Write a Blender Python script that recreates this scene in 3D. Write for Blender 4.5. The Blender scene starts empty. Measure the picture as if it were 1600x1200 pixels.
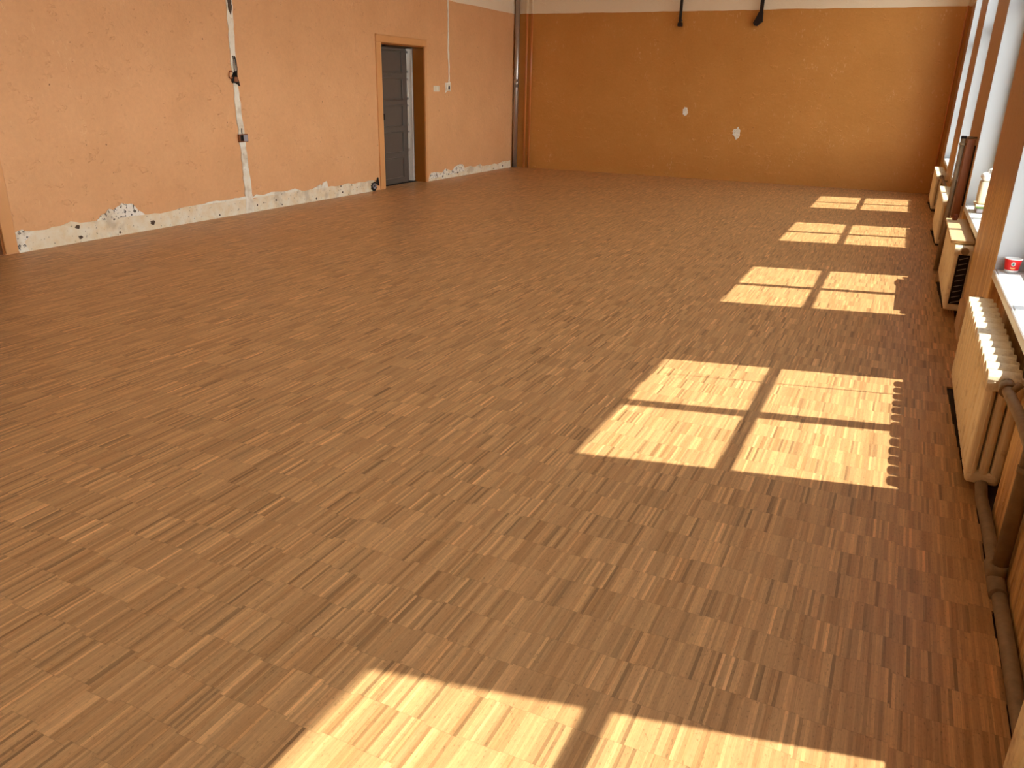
import bpy, bmesh, math, random
from mathutils import Vector, Matrix
S = 1.6                      # metres per modelling unit (camera height = 1 unit)
C = bpy.context.scene.collection
rnd = random.Random(7)
# ------------------------------------------------------------------ measured layout (modelling units)
XL, YB, ZP = -4.745, 10.045, 1.8627        # left wall, back wall, height of the paint line
XR = .359                                   # pier faces of the window wall
PT, AR, WD = 2.036, 3.33, .88               # window pitch, far edge of the near window, pier width
YE, ZC = -3.2, 2.5                          # rear wall, ceiling
SILL = .421
GX = .475                                   # glazing plane
T = .2277; MZ = 1.89                        # sun: dY/dX and dZ/dX

# ------------------------------------------------------------------ materials
def mat(name):
    m = bpy.data.materials.new(name); m.use_nodes = True
    nt = m.node_tree
    for n in list(nt.nodes): nt.nodes.remove(n)
    out = nt.nodes.new('ShaderNodeOutputMaterial'); b = nt.nodes.new('ShaderNodeBsdfPrincipled')
    nt.links.new(b.outputs[0], out.inputs[0])
    return m, nt, b
def lin(c):
    return tuple(((v/255)/12.92 if v/255 <= .04045 else ((v/255+.055)/1.055)**2.4) for v in c) + (1,)
class N:
    """small node-graph helper"""
    def __init__(s, nt): s.nt = nt
    def new(s, t, **k):
        n = s.nt.nodes.new(t)
        for a, v in k.items(): setattr(n, a, v)
        return n
    def link(s, a, b): s.nt.links.new(a, b)
    def put(s, sock, v):
        if isinstance(v, bpy.types.NodeSocket): s.link(v, sock)
        else: sock.default_value = v
    def pos(s): return s.new('ShaderNodeNewGeometry').outputs['Position']
    def obj(s): return s.new('ShaderNodeTexCoord').outputs['Object']
    def sep(s, v):
        n = s.new('ShaderNodeSeparateXYZ'); s.link(v, n.inputs[0]); return n.outputs
    def comb(s, x, y, z):
        n = s.new('ShaderNodeCombineXYZ')
        for i, v in enumerate((x, y, z)): s.put(n.inputs[i], v)
        return n.outputs[0]
    def math(s, op, a, b=0., c=0., clamp=False):
        n = s.new('ShaderNodeMath', operation=op, use_clamp=clamp)
        for i, v in enumerate((a, b, c)): s.put(n.inputs[i], v)
        return n.outputs[0]
    def noise(s, vec, scale, detail=3, rough=.55, vscale=None):
        if vscale:
            m = s.new('ShaderNodeMapping'); s.link(vec, m.inputs[0]); m.inputs['Scale'].default_value = vscale; vec = m.outputs[0]
        n = s.new('ShaderNodeTexNoise'); s.link(vec, n.inputs['Vector'])
        n.inputs['Scale'].default_value = scale; n.inputs['Detail'].default_value = detail; n.inputs['Roughness'].default_value = rough
        return n.outputs[0]
    def ramp(s, f, stops, interp='LINEAR'):
        n = s.new('ShaderNodeValToRGB'); s.put(n.inputs[0], f); r = n.color_ramp; r.interpolation = interp
        while len(r.elements) < len(stops): r.elements.new(.5)
        for e, (p, c) in zip(r.elements, stops):
            e.position = p; e.color = c if isinstance(c, tuple) else (c, c, c, 1)
        return n.outputs[0]
    def mix(s, f, a, b, mode='MIX'):
        n = s.new('ShaderNodeMix', data_type='RGBA', blend_type=mode)
        s.put(n.inputs[0], f); s.put(n.inputs[6], a); s.put(n.inputs[7], b)
        return n.outputs[2]
    def bump(s, h, strength, dist, to):
        n = s.new('ShaderNodeBump'); n.inputs['Strength'].default_value = strength; n.inputs['Distance'].default_value = dist
        s.link(h, n.inputs['Height']); s.link(n.outputs[0], to.inputs['Normal'])
def simple(name, rgb, rough=.6, metal=0, vary=.12, scale=9, spec=.4, stretch=None, bump=0):
    m, nt, b = mat(name); g = N(nt); v = g.obj()
    n = g.noise(v, scale, 4, .6, stretch)
    f = g.ramp(n, [(.25, 1-vary), (.75, 1+vary)])
    g.link(g.mix(1., lin(rgb), f, 'MULTIPLY'), b.inputs['Base Color'])
    b.inputs['Roughness'].default_value = rough; b.inputs['Metallic'].default_value = metal
    b.inputs['Specular IOR Level'].default_value = spec
    if bump: g.bump(n, bump, .01, b)
    return m

def m_floor():
    m, nt, b = mat('oak_strip_parquet'); g = N(nt)
    x, y, z = g.sep(g.pos())
    wob = g.new('ShaderNodeTexWhiteNoise', noise_dimensions='1D'); g.link(g.math('FLOOR', g.math('DIVIDE', x, .113)), wob.inputs['W'])
    yy = g.math('ADD', g.math('SUBTRACT', y, .695*S), g.math('MULTIPLY', g.math('SUBTRACT', wob.outputs[0], .5), .022))
    row = g.math('FLOOR', g.math('DIVIDE', yy, .0998*S))
    fy = g.math('FRACT', g.math('DIVIDE', yy, .0998*S))
    def wn(a, c):
        n = g.new('ShaderNodeTexWhiteNoise', noise_dimensions='3D'); g.link(g.comb(a, c, 0.), n.inputs['Vector']); return n.outputs[0]
    roff = wn(g.math('ADD', row, 77.3), 3.)
    ix = g.math('FLOOR', g.math('ADD', g.math('DIVIDE', x, .0098), roff))
    fx = g.math('FRACT', g.math('ADD', g.math('DIVIDE', x, .0098), roff))
    ig = g.math('FLOOR', g.math('ADD', g.math('DIVIDE', x, .0196), g.math('MULTIPLY', roff, 9.)))
    ih = g.math('FLOOR', g.math('ADD', g.math('DIVIDE', x, .0784), g.math('MULTIPLY', roff, 5.)))
    w1 = wn(ix, row); w2 = wn(g.math('ADD', ig, 900.5), row); w3 = wn(g.math('ADD', ih, 400.5), g.math('ADD', row, .5))
    t1 = g.ramp(w1, [(0, .52), (.05, .70), (.15, .87), (.45, .97), (.78, 1.06), (.92, 1.18), (.98, 1.32), (1, 1.55)])
    t2 = g.ramp(w2, [(0, .86), (.15, .95), (.8, 1.03), (1, 1.09)])
    t3 = g.ramp(w3, [(0, .955), (1, 1.045)])
    tone = g.math('MULTIPLY', g.math('MULTIPLY', t1, t2), t3)
    # grain: fine streaks along each strip, offset per strip
    gv = g.comb(x, g.math('ADD', y, g.math('MULTIPLY', w1, 37.)), g.math('MULTIPLY', w2, 11.))
    gr = g.noise(gv, 1., 4, .65, (420, 11, 1))
    fleck = g.noise(gv, 1., 2, .6, (120, 70, 1))
    tone = g.math('MULTIPLY', tone, g.ramp(gr, [(.2, .78), (.8, 1.18)]))
    tone = g.math('MULTIPLY', tone, g.ramp(fleck, [(.27, .66), (.38, .96), (.5, 1.0), (.75, 1.06)]))
    # joints
    e = g.math('MINIMUM', fx, g.math('SUBTRACT', 1., fx))
    ey = g.math('MINIMUM', fy, g.math('SUBTRACT', 1., fy))
    j = g.math('MULTIPLY', g.ramp(e, [(0, .86), (.07, 1)]), g.ramp(ey, [(0, .80), (.006, .88), (.012, 1)]))
    tone = g.math('MULTIPLY', tone, j)
    hue = g.ramp(w2, [(0, lin((192, 143, 92))), (.35, lin((195, 148, 98))), (.7, lin((196, 151, 101))), (1, lin((199, 153, 101)))])
    g.link(g.mix(1., hue, tone, 'MULTIPLY'), b.inputs['Base Color'])
    big = g.noise(g.pos(), .9, 3, .5)
    g.put(b.inputs['Roughness'], g.math('ADD', .40, g.math('MULTIPLY', g.math('SUBTRACT', big, .5), .14)))
    b.inputs['Specular IOR Level'].default_value = .32
    g.bump(g.math('MULTIPLY', tone, .5), .12, .002, b)
    return m
def m_wall(name, worn=False, base=(216, 161, 110), dark_base=None):
    m, nt, b = mat(name); g = N(nt); p = g.pos(); x, y, z = g.sep(p)
    wob = g.math('MULTIPLY', g.math('SUBTRACT', g.noise(p, 2.2, 3, .5), .5), .035)
    up = g.math('GREATER_THAN', g.math('ADD', z, wob), ZP*S)
    mott = g.noise(p, 1.6, 5, .62)
    fine = g.noise(p, 26, 3, .6)
    c = g.mix(g.ramp(mott, [(.3, 0.), (.7, 1.)]), lin(base), lin(tuple(min(255, v+8) for v in base)))
    c = g.mix(1., c, g.ramp(fine, [(.2, .95), (.8, 1.04)]), 'MULTIPLY')
    # old scuffs: pale scratches and dark nicks
    sc = g.noise(p, 1., 2, .6, (9, 9, 5)); sc2 = g.noise(p, 1., 3, .7, (38, 38, 16))
    c = g.mix(g.math('MULTIPLY', g.ramp(sc, [(.52, 0.), (.64, 1.)]), g.math('MULTIPLY', g.ramp(g.noise(p, .8, 2, .5), [(.45, 0.), (.6, 1.)]), g.ramp(sc2, [(.58, 0.), (.64, .5)]))), c, lin((233, 190, 140)))
    nick = g.noise(p, 30, 1, .5)
    c = g.mix(g.math('MULTIPLY', g.ramp(nick, [(.755, 0.), (.785, .75)]), g.ramp(sc, [(.5, 0.), (.6, 1.)])), c, lin((110, 70, 36)))
    if worn:     # gloss paint on the window wall, worn to golden wood grain lower down
        st = g.noise(p, 1., 5, .7, (60, 60, 2.2)); st2 = g.noise(p, 1., 4, .7, (16, 16, 1.2))
        wm = g.math('MULTIPLY', g.ramp(g.math('ADD', z, g.math('MULTIPLY', g.math('SUBTRACT', st2, .5), .5)), [(.98/2, 1.), (1.12/2, 0.)]), 1.)
        n = wm.node
        zz = g.math('MULTIPLY', g.math('ADD', z, g.math('MULTIPLY', g.math('SUBTRACT', st2, .5), .5)), .5)
        wm = g.ramp(zz, [(.50, 1.), (.57, 0.)])
        wood = g.ramp(st, [(.25, lin((186, 140, 80))), (.5, lin((230, 188, 120))), (.75, lin((248, 222, 168)))])
        wood = g.mix(g.ramp(st2, [(.42, .0), (.62, .75)]), wood, lin((172, 116, 74)))
        c = g.mix(wm, c, wood)
    c = g.mix(up, c, lin((238, 220, 192)))
    g.link(c, b.inputs['Base Color'])
    b.inputs['Roughness'].default_value = .42 if worn else .55
    b.inputs['Specular IOR Level'].default_value = .4 if worn else .3
    h = g.math('ADD', g.math('MULTIPLY', mott, 1.), g.math('MULTIPLY', g.noise(p, 7, 5, .62), .9))
    h = g.math('ADD', h, g.math('MULTIPLY', g.ramp(g.noise(p, 5, 4, .7, (1, 1, 1.6)), [(.60, 0.), (.66, 1.)]), .35))
    g.bump(h, .62, .022, b)
    return m
def m_plaster(name, base, spots=.5, thr=.64):
    m, nt, b = mat(name); g = N(nt); p = g.pos()
    n1 = g.noise(p, 7, 4, .6); n2 = g.noise(p, 24, 3, .6); n3 = g.noise(p, 3.3, 3, .6)
    c = g.mix(g.ramp(n1, [(.35, 0.), (.65, 1.)]), lin(base), lin((232, 222, 200)))
    c = g.mix(g.ramp(n3, [(.56, 0.), (.68, .6)]), c, lin((188, 168, 140)))
    c = g.mix(g.math('MULTIPLY', g.ramp(n2, [(thr, 0.), (thr+.04, 1.)]), spots), c, lin((60, 50, 42)))
    g.link(c, b.inputs['Base Color']); b.inputs['Roughness'].default_value = .9; b.inputs['Specular IOR Level'].default_value = .15
    g.bump(n2, .6, .02, b)
    return m
def m_pipe():      # corner heating pipes: wall colour up to the paint line, cream above
    m, nt, b = mat('corner_pipe_paint'); g = N(nt); x, y, z = g.sep(g.pos())
    up = g.math('GREATER_THAN', z, ZP*S)
    g.link(g.mix(up, lin((196, 122, 62)), lin((236, 218, 190))), b.inputs['Base Color']); b.inputs['Roughness'].default_value = .3
    return m
def m_glass():
    m = bpy.data.materials.new('window_glass'); m.use_nodes = True; nt = m.node_tree
    for n in list(nt.nodes): nt.nodes.remove(n)
    g = N(nt); o = g.new('ShaderNodeOutputMaterial'); mx = g.new('ShaderNodeMixShader'); tr = g.new('ShaderNodeBsdfTransparent'); gl = g.new('ShaderNodeBsdfGlossy')
    tr.inputs[0].default_value = (.96, .98, .97, 1); gl.inputs['Roughness'].default_value = .02
    fr = g.new('ShaderNodeFresnel'); fr.inputs[0].default_value = 1.45
    bk = g.math('SUBTRACT', 1., g.new('ShaderNodeNewGeometry').outputs['Backfacing']); g.link(g.math('MULTIPLY', fr.outputs[0], bk), mx.inputs[0]); g.link(tr.outputs[0], mx.inputs[1]); g.link(gl.outputs[0], mx.inputs[2]); g.link(mx.outputs[0], o.inputs[0])
    return m
def m_radiator():
    m, nt, b = mat('aged_radiator_enamel'); g = N(nt); p = g.pos()
    st = g.noise(p, 1., 4, .7, (50, 50, 4)); dirt = g.noise(p, 14, 4, .65)
    c = g.mix(g.ramp(st, [(.35, 0.), (.7, 1.)]), lin((232, 214, 176)), lin((244, 230, 198)))
    c = g.mix(g.ramp(dirt, [(.54, 0.), (.76, .6)]), c, lin((150, 116, 78)))
    g.link(c, b.inputs['Base Color']); b.inputs['Roughness'].default_value = .5
    g.bump(dirt, .3, .01, b)
    return m
M = dict(
    floor=m_floor(), wall=m_wall('orange_wall_paint'), wallb=m_wall('shaded_wall_paint', False, (193, 132, 63)), pier=m_wall('worn_brown_gloss_paint', True, (178, 136, 102)),  # back wall paint darkened and saturated, its shade put into the base colour
    plaster=m_plaster('bare_plaster_band', (226, 204, 166), .55), white=m_plaster('white_filler', (236, 230, 216), .25),
    flake=m_plaster('flaking_white_plaster', (238, 230, 218), .9, .56), pipe=m_pipe(), glass=m_glass(), rad=m_radiator(),
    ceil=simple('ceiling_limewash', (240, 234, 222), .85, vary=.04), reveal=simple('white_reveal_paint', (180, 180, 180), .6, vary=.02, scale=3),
    sill=simple('white_sill_gloss', (232, 232, 228), .35, vary=.03), frame=simple('white_window_paint', (225, 225, 220), .4, vary=.03),
    casing=simple('orange_door_casing_paint', (212, 152, 94), .4, vary=.05, scale=4, bump=.05),
    jamb=simple('dark_ochre_jamb_paint', (150, 88, 26), .45, vary=.06), leaf=simple('dark_grey_door_paint', (90, 82, 74), .3, vary=.05),
    lit_leaf=simple('lit_grey_door_paint', (206, 200, 190), .4, vary=.05),  # grey door paint lightened: hall light on the open leaf put into its colour
    black=simple('black_iron', (34, 26, 24), .5, metal=.3, vary=.3), iron=simple('dusty_iron_pipe', (146, 124, 96), .55, metal=.1, vary=.25, scale=22, bump=.2),
    galv=simple('grey_galvanised_pipe', (176, 166, 158), .28, metal=.75, vary=.08), hole=simple('dirty_hole', (84, 66, 52), .9, vary=.4, scale=30), dark=simple('dark_void', (30, 22, 16), .9, vary=.3),
    screed=simple('dark_subfloor_screed', (66, 52, 42), .9, vary=.3, scale=14), wood=simple('bare_pale_board', (206, 172, 128), .5, vary=.12, stretch=(40, 2, 40)),
    brownboard=simple('brown_painted_board', (136, 80, 42), .45, vary=.12, stretch=(20, 20, 2)),
    red=simple('red_paper_cup_print', (214, 36, 38), .45, vary=.02), paper=simple('white_paper', (236, 232, 226), .6, vary=.02),
    teal=simple('teal_print', (48, 128, 116), .5, vary=.02), cream=simple('cream_print', (250, 200, 130), .5, vary=.02),
    poly=simple('milky_plastic', (240, 226, 190), .4, vary=.03), whitepl=simple('white_plastic', (240, 240, 236), .35, vary=.02),
    tubprint=simple('pale_violet_tub_print', (206, 196, 204), .5, vary=.15, scale=30), green=simple('green_plastic', (120, 168, 84), .4, vary=.03), greyprint=simple('grey_label_print', (150, 144, 148), .5, vary=.05),
    switch=simple('cream_switch_plastic', (232, 220, 196), .35, vary=.02), rust=simple('rusty_wire', (136, 66, 30), .7, vary=.3, scale=40),
    hall=simple('hall_plaster', (150, 140, 124), .8, vary=.05), terracotta=simple('terracotta_plastic', (190, 112, 86), .5, vary=.05),
    ground=simple('outdoor_paving', (150, 146, 138), .9, vary=.12), chrome=simple('dark_steel', (60, 58, 56), .35, metal=.8, vary=.1),
)
# ------------------------------------------------------------------ mesh building (coordinates in modelling units)
class MB:
    def __init__(s, o=(0, 0, 0)): s.bm = bmesh.new(); s.o = Vector(o)
    def box(s, x0, x1, y0, y1, z0, z1, bev=0, seg=2):
        vs = [s.bm.verts.new((x, y, z)) for z in (z0, z1) for x, y in ((x0, y0), (x1, y0), (x1, y1), (x0, y1))]
        fs = [s.bm.faces.new([vs[i] for i in f]) for f in ((3, 2, 1, 0), (4, 5, 6, 7), (0, 1, 5, 4), (1, 2, 6, 5), (2, 3, 7, 6), (3, 0, 4, 7))]
        if bev:
            es = list({e for f in fs for e in f.edges})
            bmesh.ops.bevel(s.bm, geom=es, offset=bev, segments=seg, affect='EDGES', profile=.5)
        return s
    def tube(s, pts, r, n=14, caps=True):
        pts = [Vector(p) for p in pts]; rs = r if isinstance(r, (list, tuple)) else [r]*len(pts)
        rings = []
        for i, p in enumerate(pts):
            a = (pts[i]-pts[i-1]).normalized() if i else None; c = (pts[i+1]-pts[i]).normalized() if i < len(pts)-1 else None
            d = ((a or c)+(c or a)).normalized()
            k = 1/max(.5, (a or c).dot(d))
            u = d.cross(Vector((0, 0, 1)) if abs(d.z) < .9 else Vector((1, 0, 0))).normalized(); w = d.cross(u)
            rings.append([s.bm.verts.new(p+(u*math.cos(t)+w*math.sin(t))*rs[i]*(k if a and c else 1)) for t in (2*math.pi*j/n for j in range(n))])
        for A, B in zip(rings, rings[1:]):
            for j in range(n): f = s.bm.faces.new((A[j], A[(j+1) % n], B[(j+1) % n], B[j])); f.smooth = True
        if caps: s.bm.faces.new(rings[0][::-1]); s.bm.faces.new(rings[-1])
        return s
    def lathe(s, prof, c, n=28, a0=0., a1=2*math.pi):
        full = abs(a1-a0-2*math.pi) < 1e-6; m = n if full else n+1
        rings = [[s.bm.verts.new((c[0]+r*math.cos(a0+(a1-a0)*j/n), c[1]+r*math.sin(a0+(a1-a0)*j/n), c[2]+z)) for j in range(m)] for r, z in prof]
        for A, B in zip(rings, rings[1:]):
            for j in range(n if full else n): 
                f = s.bm.faces.new((A[j], A[(j+1) % m], B[(j+1) % m], B[j])); f.smooth = True
        return s
    def prism(s, pts, axis, a, b):
        """outline pts extruded along axis 'x' (pts are y,z), 'y' (x,z) or 'z' (x,y) from a to b"""
        def P(p, t): return {'x': (t, p[0], p[1]), 'y': (p[0], t, p[1]), 'z': (p[0], p[1], t)}[axis]
        A = [s.bm.verts.new(P(p, a)) for p in pts]; B = [s.bm.verts.new(P(p, b)) for p in pts]
        s.bm.faces.new(A); s.bm.faces.new(B[::-1])
        for i in range(len(pts)): s.bm.faces.new((A[i], A[i-1], B[i-1], B[i]))
        return s
    def build(s, name, m, parent=None, smooth=False):
        bmesh.ops.recalc_face_normals(s.bm, faces=s.bm.faces)
        for v in s.bm.verts: v.co = (v.co-s.o)*S
        me = bpy.data.meshes.new(name); s.bm.to_mesh(me); s.bm.free()
        me.materials.append(m if not isinstance(m, str) else M[m])
        if smooth:
            for p in me.polygons: p.use_smooth = True
        ob = bpy.data.objects.new(name, me); C.objects.link(ob)
        if parent: ob.parent = parent
        else: ob.location = s.o*S
        return ob
def tag(o, label=None, cat=None, group=None, kind=None):
    for k, v in (('label', label), ('category', cat), ('group', group), ('kind', kind)):
        if v: o[k] = v
    return o
def empty(name, loc, label=None, cat=None, group=None, kind=None):
    o = bpy.data.objects.new(name, None); C.objects.link(o); o.location = Vector(loc)*S; o.empty_display_size = .1
    return tag(o, label, cat, group, kind)
def jag(pts, amp, step=.03, seed=1):
    """roughen a polyline of (a,b) points"""
    r = random.Random(seed); out = []
    for (a0, b0), (a1, b1) in zip(pts, pts[1:]):
        n = max(1, int(math.hypot(a1-a0, b1-b0)/step))
        for i in range(n):
            t = i/n; out.append((a0+(a1-a0)*t+(r.uniform(-amp, amp) if i else 0), b0+(b1-b0)*t+(r.uniform(-amp, amp) if i else 0)))
    out.append(pts[-1]); return out
def blob(cy, cz, ry, rz, seed, n=22, amp=.22):
    r = random.Random(seed)
    return [(cy+ry*math.cos(t)*(1+r.uniform(-amp, amp)), cz+rz*math.sin(t)*(1+r.uniform(-amp, amp))) for t in (2*math.pi*i/n for i in range(n))]

# ------------------------------------------------------------------ floor, ceiling, walls
far = lambda k: AR+k*PT           # far edge of window bay k (0 = near visible bay)
near = lambda k: AR+k*PT-(PT-WD)
RADY = lambda k: (2.25+k*PT, 3.20+k*PT)
right = []                        # stepped right-hand edge of the parquet, row by row
y = .695-.0998*40
while y < YB+.1:
    y1 = y+.0998; ym = (y+y1)/2
    rk = [(ym-RADY(k)[0]) for k in range(-2, 4) if RADY(k)[0]+.17 < ym < RADY(k)[1]-.02]
    inr = bool(rk)
    e = .303-.020*(rk[0]-.15)/.8 if inr else (.327 if ym < 2.3 else .352)
    e += rnd.uniform(-.003, .003) if not inr else rnd.uniform(-.002, .002)
    right += [(e, y), (e, min(y1, YB+.1))]
    y = y1
outline = [(XL-.28, right[0][1])]+right+[(XL-.28, right[-1][1])]
tag(MB().prism(outline, 'z', 0, -.008).build('floor', 'floor'), kind='structure')
tag(MB().box(XL-1.6, XR+.3, YE-.2, YB+.2, -.05, -.0085).build('floor_subfloor', 'screed'), kind='structure')
tag(MB().box(XL-1.8, XR+.13, YE-.3, YB+.3, ZC, ZC+.1).build('ceiling', 'ceil'), kind='structure')
wl = MB(); xb = XL-.128
D1 = (6.985, 7.787, 1.378); D2 = (2.2, 2.972, 1.378)
for a, b, z0 in ((YE-.2, D2[0], 0), (D2[0], D2[1], D2[2]), (D2[1], D1[0], 0), (D1[0], D1[1], D1[2]), (D1[1], YB+.2, 0)):
    wl.box(xb, XL, a, b, z0-.009 if z0 == 0 else z0, ZC)
wall_left = tag(wl.build('wall_left', 'wall'), kind='structure')
wall_back = tag(MB().box(XL-.1, XR+.3, YB, YB+.15, -.009, ZC).build('wall_back', 'wallb'), kind='structure')
tag(MB().box(XL-.1, XR+.3, YE-.15, YE, -.009, ZC).build('wall_rear', 'wall'), kind='structure')
# window wall: piers, spandrels under the sills, lintels
wr = MB(); XO = .62
WZ = 2.296
prev = YE
for k in range(-2, 4):
    a, b = near(k), far(k)
    wr.box(XR, XO, prev, a, -.05, ZC, .004, 1)
    wr.box(.405, XO, a, b, -.05, SILL-.03); wr.box(XR, .495, a, b, WZ+.03, ZC)
    prev = b
wr.box(XR, XO, prev, YB+.15, -.05, ZC, .004, 1)
wall_right = tag(wr.build('wall_right', 'pier'), kind='structure')
# white reveal linings, sills, frames and panes
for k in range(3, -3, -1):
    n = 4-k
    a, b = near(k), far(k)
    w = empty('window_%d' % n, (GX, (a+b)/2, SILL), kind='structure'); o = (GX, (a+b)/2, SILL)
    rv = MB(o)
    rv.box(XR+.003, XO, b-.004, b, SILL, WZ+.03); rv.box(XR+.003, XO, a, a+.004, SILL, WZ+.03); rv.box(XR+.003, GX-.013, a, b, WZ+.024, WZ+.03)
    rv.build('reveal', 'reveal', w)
    MB(o).box(.368, XO, a+.004, b-.004, SILL-.03, SILL, .002, 1).build('window_sill', 'sill', w)
    MB(o).box(.358, .3675, a+.003, b-.004, SILL-.032, SILL, .006, 3).build('sill_nosing', 'sill', w)
    h = .012; ct = GX
    yT = 3.1595+k*PT+T*ct; yN = 2.1673+k*PT+T*ct; m0 = 2.6002+k*PT+T*ct; m1 = 2.6637+k*PT+T*ct
    fr = MB(o)
    fr.box(ct-h, ct+h, yT, b-.004, SILL, WZ+.026); fr.box(ct-h, ct+h, a+.004, yN, SILL, WZ+.026)
    fr.box(ct-h, ct+h, yN, yT, WZ-.012, WZ+.026); fr.box(ct-h, ct+h, yN, yT, SILL, SILL+.05)
    fr.build('frame', 'frame', w)
    zt0, zt1 = (ct+.287)*MZ+.022, (ct+.338)*MZ-.022
    MB(o).box(ct-h-.0015, ct+h+.0015, m0+.003, m1-.003, SILL+.05, WZ-.012, .003, 1).build('mullion', 'frame', w)
    MB(o).box(ct-h, ct+h, yN, yT, zt0, zt1, .003, 1).build('transom', 'frame', w)
    MB(o).box(ct-.001, ct+.001, yN, yT, SILL+.05, WZ-.012).build('pane', 'glass', w)
    if k == 0:   # thin stay wire in front of the nearest visible window
        yc = 2.975+T*.5
        MB(o).tube([(.5, yc, SILL+.05), (.5, yc, WZ)], .003, 6).build('wire', 'black', w)
tag(MB().box(XO, 40, -30, 40, -.9, -.8).build('ground', 'ground'), kind='structure')

# bare plaster band where the skirting board was taken off
top = [(3.045, .124), (3.204, .115), (3.358, .122), (3.43, .140), (3.5, .122), (3.65, .122), (3.98, .116), (4.193, .106), (4.437, .122), (4.6, .117), (4.76, .118), (4.999, .117), (5.06, .10), (5.192, .117), (5.551, .118), (5.79, .107), (5.95, .112), (6.055, .108), (6.532, .106), (6.80, .10)]
MBb = MB(); tp = jag(top, .006, .05, 3)
bl = tag(MBb.prism([(3.06, -.008)]+tp+[(6.80, -.008)], 'x', XL-.01, XL+.003).build('baseboard_left', 'plaster'), kind='structure')
top2 = [(7.85, .03), (7.877, .076), (8.0, .082), (8.131, .072), (8.234, .105), (8.353, .070), (8.46, .117), (8.616, .130), (8.68, .086), (8.825, .098), (8.96, .08), (9.077, .103), (9.129, .076), (9.4, .074), (9.615, .073), (9.709, .091), (9.8, .085), (9.942, .092)]
MB().prism([(7.84, -.008)]+jag(top2, .008, .06, 5)+[(9.95, -.008)], 'x', XL-.01, XL+.003).build('plaster_band', 'plaster', bl)
def patch(name, pts, m, parent, x1=XL+.005, axis='x', x0=XL-.01):
    return MB().prism(pts, axis, x0, x1).build(name, m, parent)
patch('flaking_patch', [(3.62, .120)]+jag([(3.62, .125), (3.724, .185), (3.76, .175), (3.829, .21), (3.905, .2), (3.95, .15), (4.0, .118)], .006, .02, 9)+[(4.0, .112)], 'flake', wall_left)
patch('flaking_patch', [(5.83, .105)]+jag([(5.83, .108), (5.947, .141), (5.97, .128), (5.985, .150), (6.042, .163), (6.06, .108)], .003, .03, 11)+[(6.06, .104)], 'white', wall_left)
patch('flaking_patch', jag([(4.44, .118), (4.6, .132), (4.8, .128), (5.0, .135), (5.02, .112)], .004, .04, 15), 'white', wall_left)
patch('flaking_patch', jag([(5.06, .112), (5.12, .137), (5.2, .122), (5.3, .138), (5.45, .126), (5.6, .138), (5.68, .112)], .004, .04, 16), 'white', wall_left)
patch('flaking_patch', jag([(7.86, .02), (7.9, .09), (8.02, .088), (8.12, .06), (8.22, .11), (8.3, .05), (8.46, .122), (8.62, .132), (8.68, .05)], .008, .03, 17), 'flake', wall_left)
patch('flaking_patch', jag([(3.06, .0), (3.03, .12), (3.10, .135), (3.16, .11), (3.10, .06), (3.12, .0)], .004, .03, 18), 'flake', wall_left)
# chased cable channel running up the wall, filled with pale plaster
mid = [(5.03, .0), (5.035, .12), (5.025, .35), (5.018, .585), (5.008, .8), (5.003, 1.03), (5.005, 1.25), (5.014, 1.4), (5.018, 1.56), (5.02, 1.87)]
wdt = [.042, .04, .032, .03, .028, .026, .028, .030, .030, .03]
L = jag([(m_-w_, z) for (m_, z), w_ in zip(mid, wdt)], .006, .035, 21); R_ = jag([(m_+w_, z) for (m_, z), w_ in zip(mid, wdt)], .005, .035, 22)
patch('plaster_channel', L+R_[::-1], 'white', wall_left, XL+.006)
mid = [(8.31, 1.035), (8.315, 1.2), (8.300, 1.4), (8.305, 1.6), (8.30, 1.88)]
L = jag([(m_-.012, z) for m_, z in mid], .005, .04, 23); R_ = jag([(m_+.012, z) for m_, z in mid], .005, .04, 24)
patch('plaster_channel', L+R_[::-1], 'white', wall_left, XL+.006)
patch('filler_patch', jag([(8.225, .93), (8.24, .96), (8.225, 1.03), (8.34, 1.04), (8.35, .94), (8.28, .945), (8.225, .925)], .004, .03, 25), 'white', wall_left, XL+.005)
patch('chisel_hole', jag([(5.0, 1.50), (4.997, 1.56), (5.015, 1.60), (5.04, 1.56), (5.035, 1.50), (5.02, 1.46), (5.0, 1.50)], .004, .02, 44), 'hole', wall_left, XL+.009)
# back wall filler spots
for cx, cz, rx, rz, sd in ((-2.472, .772, .033, .045, 31), (-1.838, .548, .043, .062, 32)):
    MB().prism(blob(cx, cz, rx, rz, sd), 'y', YB-.005, YB+.01).build('filler_spot', 'white', wall_back)

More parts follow.
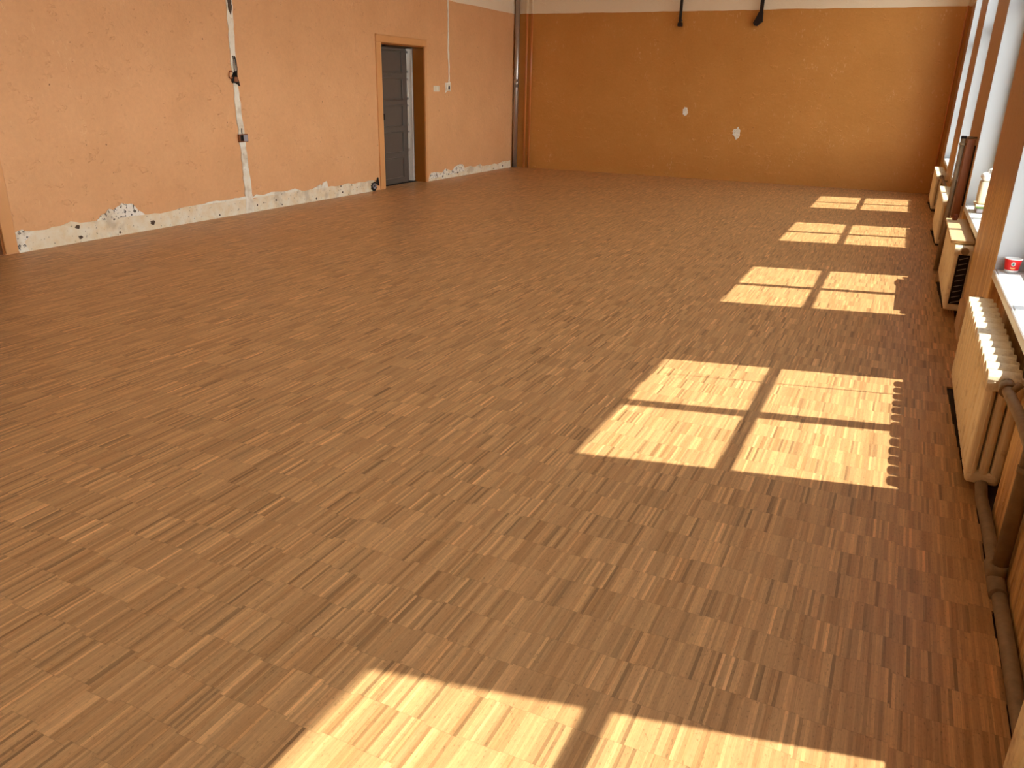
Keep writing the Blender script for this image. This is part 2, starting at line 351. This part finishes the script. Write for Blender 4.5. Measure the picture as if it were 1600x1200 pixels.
# ------------------------------------------------------------------ doors
def casing(o, D, w, parent, t=.014):
    a, b, h = D
    for y0, y1 in ((a-w, a), (b, b+w*.45)):
        MB(o).box(XL-.01, XL+t, y0, y1, 0, h, .004, 1).build('door_casing', 'casing', parent)
    MB(o).box(XL-.01, XL+t, a-w, b+w*.45, h, h+w*.85, .004, 1).build('door_casing', 'casing', parent)
    MB(o).box(XL-.01, XL+t+.006, a-w, b+w*.45, h+w*.70, h+w*.85, .003, 1).build('casing_moulding', 'casing', parent)
def jambs(o, D, parent, m='jamb'):
    a, b, h = D
    g_ = MB(o); g_.box(xb, XL-.001, b-.012, b, 0, h); g_.box(xb, XL-.001, a, a+.012, 0, h); g_.box(xb, XL-.001, a, b, h-.012, h)
    g_.build('door_jamb', m, parent)
def leaf(o, parent, name, y0, y1, h, x, t, m, rows=5, rot=None):
    """panelled door leaf facing +X at x"""
    lf = MB(o).box(x-t, x, y0, y1, .006, h, .003, 1).build(name, m, parent)
    st = .11*(y1-y0)+.02; ph = (h-.03)/rows
    for i in range(rows):
        z0 = .03+i*ph+.022; z1 = .03+(i+1)*ph-.022
        fr = MB(o)
        for q in ((y0+st, y0+st+.018, z0, z1), (y1-st-.018, y1-st, z0, z1), (y0+st, y1-st, z0, z0+.014), (y0+st, y1-st, z1-.014, z1)):
            fr.box(x-.002, x+.012, q[0], q[1], q[2], q[3], .003, 1)
        fr.build('panel_moulding', m, lf)
    return lf
o1 = (XL, D1[1], 0)
d1 = empty('door_1', o1, kind='structure')
casing(o1, D1, .085, d1); jambs(o1, D1, d1)
la = leaf((XL, D1[1], 0), d1, 'door_leaf', 7.02, 7.672, 1.355, XL-.145, .03, 'leaf')
MB(o1).box(XL-.145, XL-.13, 7.205, 7.225, .66, .72, .003, 1).build('latch', 'black', la)
MB(o1).box(XL-.2, XL-.11, 6.9, 7.9, -.006, .004).build('threshold', 'dark', d1)
# the second leaf stands open into the hall behind
lb = MB(o1).box(XL-.46, XL-.135, 7.752, 7.775, .006, 1.355, .003, 1).build('door_leaf', 'lit_leaf', d1)
for i in range(5):
    z0 = .03+i*.265+.03; z1 = z0+.21; q = MB(o1)
    for x0, x1, c0, c1 in ((XL-.20, XL-.18, z0, z1), (XL-.42, XL-.40, z0, z1), (XL-.42, XL-.18, z0, z0+.02), (XL-.42, XL-.18, z1-.02, z1)): q.box(x0, x1, 7.742, 7.753, c0, c1)
    q.build('panel_moulding', 'lit_leaf', lb)
hall = MB()
hall.box(XL-1.3, XL-1.2, 4.5, YB+.2, -.009, ZC); hall.box(XL-1.3, xb-.001, YB-.6, YB-.5, -.009, ZC); hall.box(XL-1.3, xb-.001, 4.5, 4.6, -.009, 1.2)
tag(hall.build('wall_hall', 'hall'), kind='structure')
o2 = (XL, D2[1], 0)
d2 = empty('door_2', o2, kind='structure')
MB(o2).box(XL-.01, XL+.01, D2[1], D2[1]+.08, .006, D2[2], .003, 1).build('door_casing', 'casing', d2)
MB(o2).box(XL-.01, XL+.01, D2[0]-.08, D2[0], .006, D2[2], .003, 1).build('door_casing', 'casing', d2)
MB(o2).box(XL-.01, XL+.01, D2[0]-.08, D2[1]+.08, D2[2], D2[2]+.075, .003, 1).build('door_casing', 'casing', d2)
jambs(o2, D2, d2)
leaf(o2, d2, 'door_leaf', D2[0]+.012, D2[1]-.012, 1.36, XL-.10, .028, 'leaf')

# ------------------------------------------------------------------ left wall fittings
t = empty('light_switch', (XL, 8.033, .968), 'cream two-rocker light switch on orange wall right of the grey door', 'light switch')
o = (XL, 8.033, .968)
MB(o).box(XL, XL+.008, 7.972, 8.094, .938, .998, .003, 2).build('switch_plate', 'switch', t)
for y0 in (7.982, 8.036): MB(o).box(XL+.008, XL+.013, y0, y0+.048, .946, .990, .002, 1).build('rocker', 'switch', t)
t = empty('wall_socket', (XL+.005, 8.292, .98), 'pale square socket box in filler patch at foot of thin chased line', 'socket')
o = (XL+.005, 8.292, .98)
MB(o).box(XL+.005, XL+.012, 8.252, 8.338, .945, 1.018, .003, 2).build('socket_plate', 'switch', t)
ob = MB(o).lathe([(.001, 0), (.016, 0), (.018, .004), (.020, .004)], (0, 0, 0)).build('socket_cup', 'greyprint', t)
ob.location = Vector((.007, .003, 0))*S; ob.rotation_euler = (0, math.pi/2, 0)
for v in ob.data.vertices: v.co += Vector(o)*S
t = empty('junction_box', (XL, 5.020, .585), 'square grey junction box with open dark edge, halfway up the pale chased channel', 'junction box')
o = (XL, 5.020, .585)
q = MB(o)
for y0, y1, z0, z1 in ((4.975, 4.985, .552, .612), (5.058, 5.068, .552, .612), (4.975, 5.068, .552, .560), (4.975, 5.068, .604, .612)): q.box(XL, XL+.022, y0, y1, z0, z1, .002, 1)
q.build('box_rim', 'brownboard', t)
MB(o).box(XL+.001, XL+.009, 4.985, 5.058, .560, .604).build('box_recess', 'dark', t)
MB(o).box(XL+.016, XL+.024, 5.020, 5.064, .556, .606, .003, 1).build('box_cover', 'greyprint', t)
MB(o).tube([(XL+.012, 5.015, .605), (XL+.016, 5.008, .63), (XL+.010, 5.018, .655)], .003, 6).build('wire', 'black', t)
t = empty('junction_box', (XL, 5.005, 1.02), 'broken dark brown junction box with bare wires, upper one in the pale chased channel', 'junction box')
o = (XL, 5.005, 1.02)
MB(o).prism(jag([(4.970, .985), (4.965, 1.01), (4.985, 1.06), (5.02, 1.075), (5.03, 1.02), (5.045, .965), (5.0, .985), (4.97, .985)], .003, .02, 41), 'x', XL+.002, XL+.012).build('box_recess', 'dark', t)
MB(o).box(XL+.010, XL+.020, 4.985, 5.022, .995, 1.03, .004, 1).build('terminal_block', 'brownboard', t)
for dy, sd in ((-.004, 1), (.008, 2), (.016, 3)):
    MB(o).tube([(XL+.014, 5.0+dy, 1.03), (XL+.02, 4.995+dy*1.5, 1.09), (XL+.012, 5.005+dy*1.2, 1.15), (XL+.008, 5.0+dy, 1.18)], .003, 6).build('wire', 'black', t)
pts = [(XL+.012+.003*math.sin(a), 4.957+.020*math.cos(a), 1.045+.028*math.sin(a)) for a in [math.radians(d) for d in range(40, 330, 20)]]
tag(MB((XL+.012, 4.957, 1.045)).tube(pts, .0035, 8).build('wire_hook', 'rust'), 'rusty curled wire hook sticking out left of the upper junction box', 'hook')
t = empty('cable_stub', (XL, 6.79, .05), 'bundle of dark cable ends in a ragged hole at left foot of the door casing', 'cable')
o = (XL, 6.79, .05)
MB(o).prism(blob(6.785, .045, .055, .04, 51), 'x', XL+.002, XL+.006).build('hole_lining', 'dark', t)
ob = MB(o).lathe([(.001, .0), (.022, .0), (.028, .012), (.028, .020), (.02, .020), (.018, .008)], (0, 0, 0), 18).build('box_ring', 'greyprint', t)
ob.rotation_euler = (0, math.pi/2, 0); ob.location = Vector((.005, -.015, 0))*S
for v in ob.data.vertices: v.co += Vector(o)*S
for i, (dy, dz) in enumerate(((.01, .02), (.03, .04), (.05, .05))):
    MB(o).tube([(XL+.008, 6.785+dy*.3, .05), (XL+.025, 6.80+dy*.5, .06+dz*.6), (XL+.018, 6.81+dy*.6, .075+dz), (XL+.022, 6.83+dy*.4, .05)], .003, 6).build('cable', 'black', t)
# dark round knock-out holes in the plaster band
hs = [(3.10, .10, .018), (3.47, .10, .026), (3.48, .03, .022), (4.06, .05, .030), (3.75, .112, .014), (3.78, .02, .014), (4.70, .022, .012), (5.12, .05, .014), (5.2, .06, .010), (5.35, .065, .016), (5.42, .02, .012), (5.88, .022, .018), (6.25, .095, .014), (6.27, .04, .016), (6.5, .06, .010), (6.42, .09, .012), (9.45, .02, .016), (9.7, .035, .022), (8.5, .045, .024), (8.4, .06, .016), (8.0, .055, .020), (8.15, .03, .02)]
for i, (hy, hz, r) in enumerate(hs):
    MB().prism(blob(hy, hz, r*.62, r*.5, 60+i, 12, .3), 'x', XL+.001, XL+.0062 if hy > 7.8 else XL+.0045).build('wall_hole', 'hole', bl)

# ------------------------------------------------------------------ back wall: pipes in the corner and iron brackets
ZT = ZC-.003
o = (-4.705, YB-.05, 0)
t = empty('downpipe', o, 'thick grey metal pipe running up the far left corner', 'pipe')
MB(o).tube([(-4.705, YB-.05, 0), (-4.705, YB-.05, 1.02), (-4.703, YB-.052, 1.06), (-4.703, YB-.052, ZT)], .031, 20).build('pipe', 'galv', t)
MB(o).tube([(-4.704, YB-.051, 1.0), (-4.704, YB-.051, 1.10)], .034, 20).build('sleeve', 'galv', t)
for x, lab in ((-4.577, 'thin brown painted heating pipe beside the grey corner pipe'), (-4.511, 'thin brown painted heating pipe, right of the pair in far left corner')):
    o = (x, YB-.03, 0)
    tag(MB(o).tube([(x, YB-.03, 0), (x, YB-.03, ZT)], .0135, 14).build('heating_pipe', 'pipe'), lab, 'pipe', 'thin corner heating pipes')
o = (.318, YB-.03, 0)
tag(MB(o).tube([(.318, YB-.03, 0), (.318, YB-.03, ZT)], .010, 12).build('heating_pipe', 'pipe'), 'thin brown vertical pipe in the far right corner by the windows', 'pipe')
o = (-2.62, YB, 1.7)
t = empty('wall_bracket', o, 'black iron hanger with blunt end at top of back wall, left one', 'bracket', 'iron hangers at the top of the back wall')
MB(o).box(-2.638, -2.606, YB-.05, YB-.036, 1.735, ZT, .003, 1).build('rod', 'black', t)
MB(o).box(-2.648, -2.596, YB-.06, YB-.0005, 1.700, 1.742, .008, 2).build('clamp', 'black', t)
MB(o).box(-2.64, -2.604, YB-.052, YB-.0005, 1.760, 1.775, .003, 1).build('collar', 'black', t)
o = (-1.72, YB, 1.74)
t = empty('wall_bracket', o, 'black iron hanger with splayed slanting foot at top of back wall, right one', 'bracket', 'iron hangers at the top of the back wall')
MB(o).prism([(-1.735, 1.83), (-1.695, 1.83), (-1.690, ZT), (-1.728, ZT)], 'y', YB-.05, YB-.034).build('rod', 'black', t)
MB(o).prism([(-1.79, 1.728), (-1.775, 1.70), (-1.745, 1.695), (-1.715, 1.725), (-1.69, 1.74), (-1.695, 1.84), (-1.738, 1.84), (-1.76, 1.79)], 'y', YB-.055, YB-.0005).build('foot', 'black', t)
# ------------------------------------------------------------------ radiators
RX, RD, RT, RBm, SEC = .289, .086, .345, .035, 13
def section_mesh():
    q = MB(); w = .0690/2
    for x0, x1 in ((0, .027), (.0305, .0555), (.059, RD)):
        q.box(x0, x1, -w+.003, w-.003, RBm+.02, RT-.025, .011, 3)
    
    arc = [(-w, RT-.045)]+[(-w*math.cos(a), RT-.027+.027*math.sin(a)**.85) for a in [math.pi*i/10 for i in range(11)]]+[(w, RT-.045)]
    n0 = len(q.bm.edges); q.prism([(y_, z_) for y_, z_ in arc], 'x', 0., RD)
    q.bm.edges.ensure_lookup_table()
    es = [e for e in q.bm.edges[n0:] if abs(e.verts[0].co.x-e.verts[1].co.x) < 1e-6]
    bmesh.ops.bevel(q.bm, geom=es, offset=.012, segments=4, affect='EDGES')
    q.box(.002, RD-.002, -w+.002, w-.002, RBm, RBm+.036, .012, 3)
    q.box(.0150, .0185, -w-.0012, w+.0012, RBm+.02, RT-.02, .003, 1)
    return q
sec0 = None
def radiator(k, label):
    global sec0
    y0, y1 = RADY(k); o = (RX, y0, 0); p = (y1-y0)/SEC
    t = empty('radiator', o, label, 'radiator', 'old sectional radiators under the windows')
    for i in range(SEC):
        if sec0 is None:
            ob = section_mesh().build('section', 'rad', t, smooth=False); sec0 = ob
        else:
            ob = sec0.copy(); C.objects.link(ob); ob.parent = t
        ob.location = Vector((0, p*(i+.5), 0))*S
    for s_, z in ((1, RT-.022), (1, RBm+.018), (-1, RT-.022)):
        yy = y1 if s_ > 0 else y0
        MB(o).tube([(RX+.043, yy-.002*s_, z), (RX+.043, yy+.012*s_, z)], .017, 12).build('end_plug', 'iron', t)
    for yy in (y0+.12, y1-.12):      # wall hooks carry it
        MB(o).box(RX+.07, .4045, yy-.006, yy+.006, RBm+.05, RBm+.064).build('wall_hook', 'iron', t)
    return t
radiator(3, 'far cream sectional radiator next to the back wall, furthest from the viewer')
radiator(2, 'cream sectional radiator behind the upright pipe with collar, second from back wall')
r3 = radiator(1, 'cream sectional radiator with a board lying on top')
radiator(0, 'nearest full cream sectional radiator below the sill with the red cup')
radiator(-1, 'cream sectional radiator cut off by the lower right corner of the view')
o = (RX, RADY(1)[0], 0)
for i in range(9):     # slanted bright fins in the open near end of the third radiator
    z = .075+.026*i
    MB(o).tube([(RX+.026, RADY(1)[0]-.003, z), (RX+.062, RADY(1)[0]-.003, z+.012)], .0018, 6).build('fin', 'galv', r3)
MB(o).box(RX+.020, RX+.068, RADY(1)[0]-.002, RADY(1)[0]+.004, .07, .305).build('end_recess', 'dark', r3)
o = (.272, 4.40, .346)
t = empty('board', o, 'pale wooden board lying flat on the radiator by the upright pipe', 'board')
MB(o).box(.268, .372, 4.36, 5.16, .3455, .362, .004, 2).build('plank', 'wood', t)
o = (.33, 5.20, .3455)
tag(MB((.31, 5.10, .3625)).lathe([(.0005, 0), (.013, 0), (.015, .008), (.011, .02), (.012, .03), (.0005, .032)], (.31, 5.10, .3625), 14).build('pipe_fitting', 'rust'), 'small rusty pipe fitting on far end of the wooden board', 'fitting')

# ------------------------------------------------------------------ heating pipes along the window wall
o = (.345, 1.79, .03)
t = empty('heating_pipe', o, 'dusty iron heating pipe with tee along skirting, rising at the right edge', 'pipe')
PX, PZ = .3425, .0075
MB(o).tube([(.330, 2.236, RBm+.014), (.333, 2.20, .024), (.341, 2.14, PZ), (PX, 2.05, PZ), (PX, -1.5, PZ)], .0148, 16).build('floor_run', 'iron', t)
MB(o).tube([(PX-.003, 1.88, .011), (PX-.003, 1.74, .011)], .0185, 16).build('tee_fitting', 'iron', t)
MB(o).tube([(PX-.003, 1.81, .012), (PX-.003, 1.81, .05)], .0185, 16).build('tee_fitting', 'iron', t)
MB(o).tube([(PX-.002, 1.81, .03), (PX-.002, 1.81, 2.3)], .0162, 16).build('riser', 'iron', t)
MB(o).tube([(PX-.002, 1.81, .27), (PX-.002, 1.81, .285)], .0178, 16).build('collar', 'iron', t)
MB(o).tube([(.332, 2.231, .322), (.331, 2.216, .3205), (.333, 2.16, .320), (PX-.002, 1.99, .322), (PX-.002, 1.84, .322), (PX-.002, 1.812, .322)], .0135, 16).build('radiator_branch', 'iron', t)
MB(o).tube([(.331, 2.233, .3225), (.331, 2.205, .319)], .0195, 10).build('union_nut', 'iron', t)
MB(o).tube([(.333, 2.18, .322), (.345, 2.185, .337), (.352, 2.19, .346)], [.009, .0085, .010], 10).build('valve_stem', 'iron', t)
o = (.288, 5.45, 0)
t = empty('heating_pipe', o, 'upright dark iron pipe with a collar, cut open at its top, between two radiators', 'pipe')
MB(o).tube([(.290, 5.50, -.008), (.290, 5.50, .79)], .0135, 16).build('riser', 'iron', t)
MB(o).tube([(.290, 5.50, .738), (.290, 5.50, .752)], .0175, 16).build('collar', 'iron', t)
MB(o).tube([(.290, 5.50, .775), (.290, 5.50, .7905)], .0145, 16).build('cut_end', 'black', t)
MB(o).tube([(.300, 5.50, .782), (.358, 5.50, .782)], .006, 8).build('wall_clip', 'iron', t)
MB(o).tube([(.290, 5.51, .325), (.292, 5.62, .325), (.305, 5.9, .325), (.332, 6.262, .323)], .010, 10).build('radiator_branch', 'iron', t)
o = (.33, 8.0, .33)
t = empty('heating_pipe', o, 'iron heating pipe joining the two farthest radiators', 'pipe')
MB(o).tube([(.332, 7.286, .323), (.330, 7.5, .335), (.330, 8.15, .335), (.332, 8.344, .323)], .011, 10).build('pipe', 'iron', t)
MB(o).box(.332, .3585, 7.80, 7.812, .328, .342).build('mount_clip', 'iron', t)
MB(o).tube([(.332, 7.332, .324), (.3315, 7.36, .3255)], .016, 10).build('union_nut', 'iron', t)
o = (.33, 5.6, .4)
t = empty('pipe_casing', o, 'brown painted wooden casing board standing on the pier beside the upright pipe', 'board')
MB(o).box(.309, .351, 5.46, 5.475, .33, .775, .002, 1).build('side_board', 'brownboard', t)
MB(o).box(.309, .3225, 5.476, 5.60, .33, .775, .002, 1).build('front_board', 'brownboard', t)
MB(o).box(.351, .3588, 5.462, 5.50, .40, .74).build('gap_shade', 'dark', t)  # dark filler strip: shade of the gap beside the pier put into colour
# splintered skirting remnant at the foot of the pier between the two near radiators
tag(MB().prism([(4.16, -.006), (4.17, .12), (4.10, .145), (3.98, .13), (3.93, .10), (3.90, .03), (3.88, -.006)], 'x', .345, .3588).build('trim_1', 'wood'), kind='structure')

# ------------------------------------------------------------------ things on the sills
cx, cy, cz = .409, 3.288, SILL
o = (cx, cy, cz)
t = empty('paper_cup', o, 'red paper coffee cup on the white window sill', 'cup')
H, r0, r1 = .052, .0205, .0275
rr = lambda z: r0+(r1-r0)*z/H
MB(o).lathe([(.0005, .002), (r0-.001, .002), (r0, 0), (rr(.012), .012)], o, 32).build('cup_base', 'paper', t)
MB(o).lathe([(rr(.012), .012), (rr(H-.003), H-.003)], o, 32).build('cup_wall', 'red', t)
MB(o).lathe([(rr(H-.003), H-.003), (r1+.0012, H-.002), (r1+.0012, H), (r1-.001, H), (r0-.001, .003), (.0005, .003)], o, 32).build('cup_rim', 'paper', t)
def on_cup(a, z, da, dz, off, n=14, shape='disc'):
    q = MB(o); vs = []
    def P(aa, zz): r = rr(zz)+off; return (cx+r*math.cos(aa), cy+r*math.sin(aa), cz+zz)
    for i in range(n):
        th = 2*math.pi*i/n
        if shape == 'disc': vs.append(P(a+da*math.cos(th), z+dz*math.sin(th)))
    if shape == 'swoosh':
        vs = [P(a+da*u, z-dz*math.cos(u*1.3)-.0028) for u in [-1+i/5 for i in range(11)]]+[P(a+da*u, z-dz*math.cos(u*1.3)+.0022) for u in [1-i/5 for i in range(11)]]
    v = [q.bm.verts.new(p) for p in vs]; q.bm.faces.new(v); bmesh.ops.solidify(q.bm, geom=q.bm.faces[:], thickness=.0002)
    return q
fa = math.atan2(-cy, -cx)+.12
wallp = [c for c in t.children if c.name.startswith('cup_wall')][0]
on_cup(fa, .0345, .27, .0080, .0007).build('emblem', 'paper', wallp)
on_cup(fa, .0345, .13, .0040, .0012).build('emblem_centre', 'teal', wallp)
on_cup(fa, .022, .34, .0030, .0007, shape='swoosh').build('swoosh', 'cream', wallp)

CY = 5.06
o = (0.4360, CY, SILL)
tray = empty('tub', o, 'low white tub with green rim under the milky canister', 'tub')
MB(o).box(0.3940, 0.5360, CY-.09, CY+.085, SILL, SILL+.026, .006, 2).build('tub_body', 'tubprint', tray)
MB(o).box(0.3880, 0.5410, CY-.095, CY+.09, SILL+.0265, SILL+.034, .003, 2).build('tub_rim', 'green', tray)
MB(o).box(0.3840, 0.5440, CY-.098, CY+.094, SILL+.0345, SILL+.044, .004, 2).build('tub_lid', 'poly', tray)
zc = SILL+.0445
o = (0.4460, CY, zc)
t = empty('canister', o, 'milky plastic canister with white top and handle standing on the low tub', 'canister')
MB(o).box(0.3910, 0.5310, CY-.06, CY+.075, zc, zc+.118, .012, 3).build('body', 'poly', t)
MB(o).box(0.3890, 0.5330, CY-.062, CY+.077, zc+.1185, zc+.158, .022, 4).build('shoulder', 'whitepl', t)
MB(o).tube([(0.4160, CY+.01, zc+.150), (0.4190, CY+.01, zc+.170), (0.4340, CY+.01, zc+.177), (0.4810, CY+.01, zc+.177), (0.4960, CY+.01, zc+.170), (0.4990, CY+.01, zc+.150)], .008, 10).build('handle', 'whitepl', t)
MB(o).lathe([(.0005, .018), (.017, .018), (.018, .0), (.018, -.004)], (0.4380, CY-.03, zc+.160), 18).build('cap', 'whitepl', t)
lb_ = MB(o).box(0.4310, 0.5210, CY-.062, CY-.0605, zc+.015, zc+.108).build('label', 'paper', t)
for i in range(5):
    MB(o).box(0.4380, 0.4880+.018*((i*7) % 2), CY-.0628, CY-.0622, zc+.028+.015*i, zc+.036+.015*i).build('print_block', 'greyprint', lb_)
tag(MB((.50, 4.93, SILL)).box(.478, .53, 4.90, 4.945, SILL, SILL+.026, .004, 2).build('sponge', 'terracotta'), 'reddish brown block lying on the sill in front of the canister', 'block')

# ------------------------------------------------------------------ light
sun = bpy.data.lights.new('sun', 'SUN'); sun.energy = 9.5; sun.angle = .0093; sun.color = (1., .95, .86)
so = bpy.data.objects.new('sun', sun); C.objects.link(so); so.location = (20, 10, 30)
so.rotation_euler = Vector((-1, -T, -MZ)).to_track_quat('-Z', 'Y').to_euler()
w = bpy.data.worlds.new('sky'); bpy.context.scene.world = w; w.use_nodes = True
nt = w.node_tree; g = N(nt); bg = nt.nodes['Background']
tc = g.new('ShaderNodeTexCoord'); x, y, z = g.sep(tc.outputs['Generated'])
g.link(g.ramp(z, [(0, (1., 1., 1., 1)), (.22, (.92, .96, 1., 1)), (.5, (.40, .46, .54, 1)), (1, (.12, .16, .23, 1))]), bg.inputs[0])
bg.inputs[1].default_value = 10.5
# ------------------------------------------------------------------ camera
cam = bpy.data.cameras.new('camera'); co = bpy.data.objects.new('camera', cam); C.objects.link(co)
f = 1242.302; cxp, cyp = 797.988, 612.117
r = ((0.901904, 0.431447, 0.020554), (0.171696, -0.314439, -0.933621), (-0.396345, 0.845566, -0.357671))
cam.sensor_width = 36; cam.sensor_fit = 'HORIZONTAL'; cam.lens = f*36/1600
cam.shift_x = (800-cxp)/1600; cam.shift_y = (cyp-600)/1600; cam.clip_start = .02
co.matrix_world = Matrix(((r[0][0], -r[1][0], -r[2][0], 0), (r[0][1], -r[1][1], -r[2][1], 0), (r[0][2], -r[1][2], -r[2][2], S), (0, 0, 0, 1)))
sc = bpy.context.scene; sc.camera = co
vs = sc.view_settings; vs.view_transform = 'Standard'; vs.look = 'None'; vs.gamma = 1; vs.use_curve_mapping = False; vs.exposure = 0.0
sc.cycles.max_bounces = 10; sc.cycles.diffuse_bounces = 6; sc.cycles.transparent_max_bounces = 16
sc.cycles.use_denoising = True; sc.cycles.sample_clamp_indirect = 6
sc.cycles.use_adaptive_sampling = True; sc.cycles.adaptive_threshold = 0.03
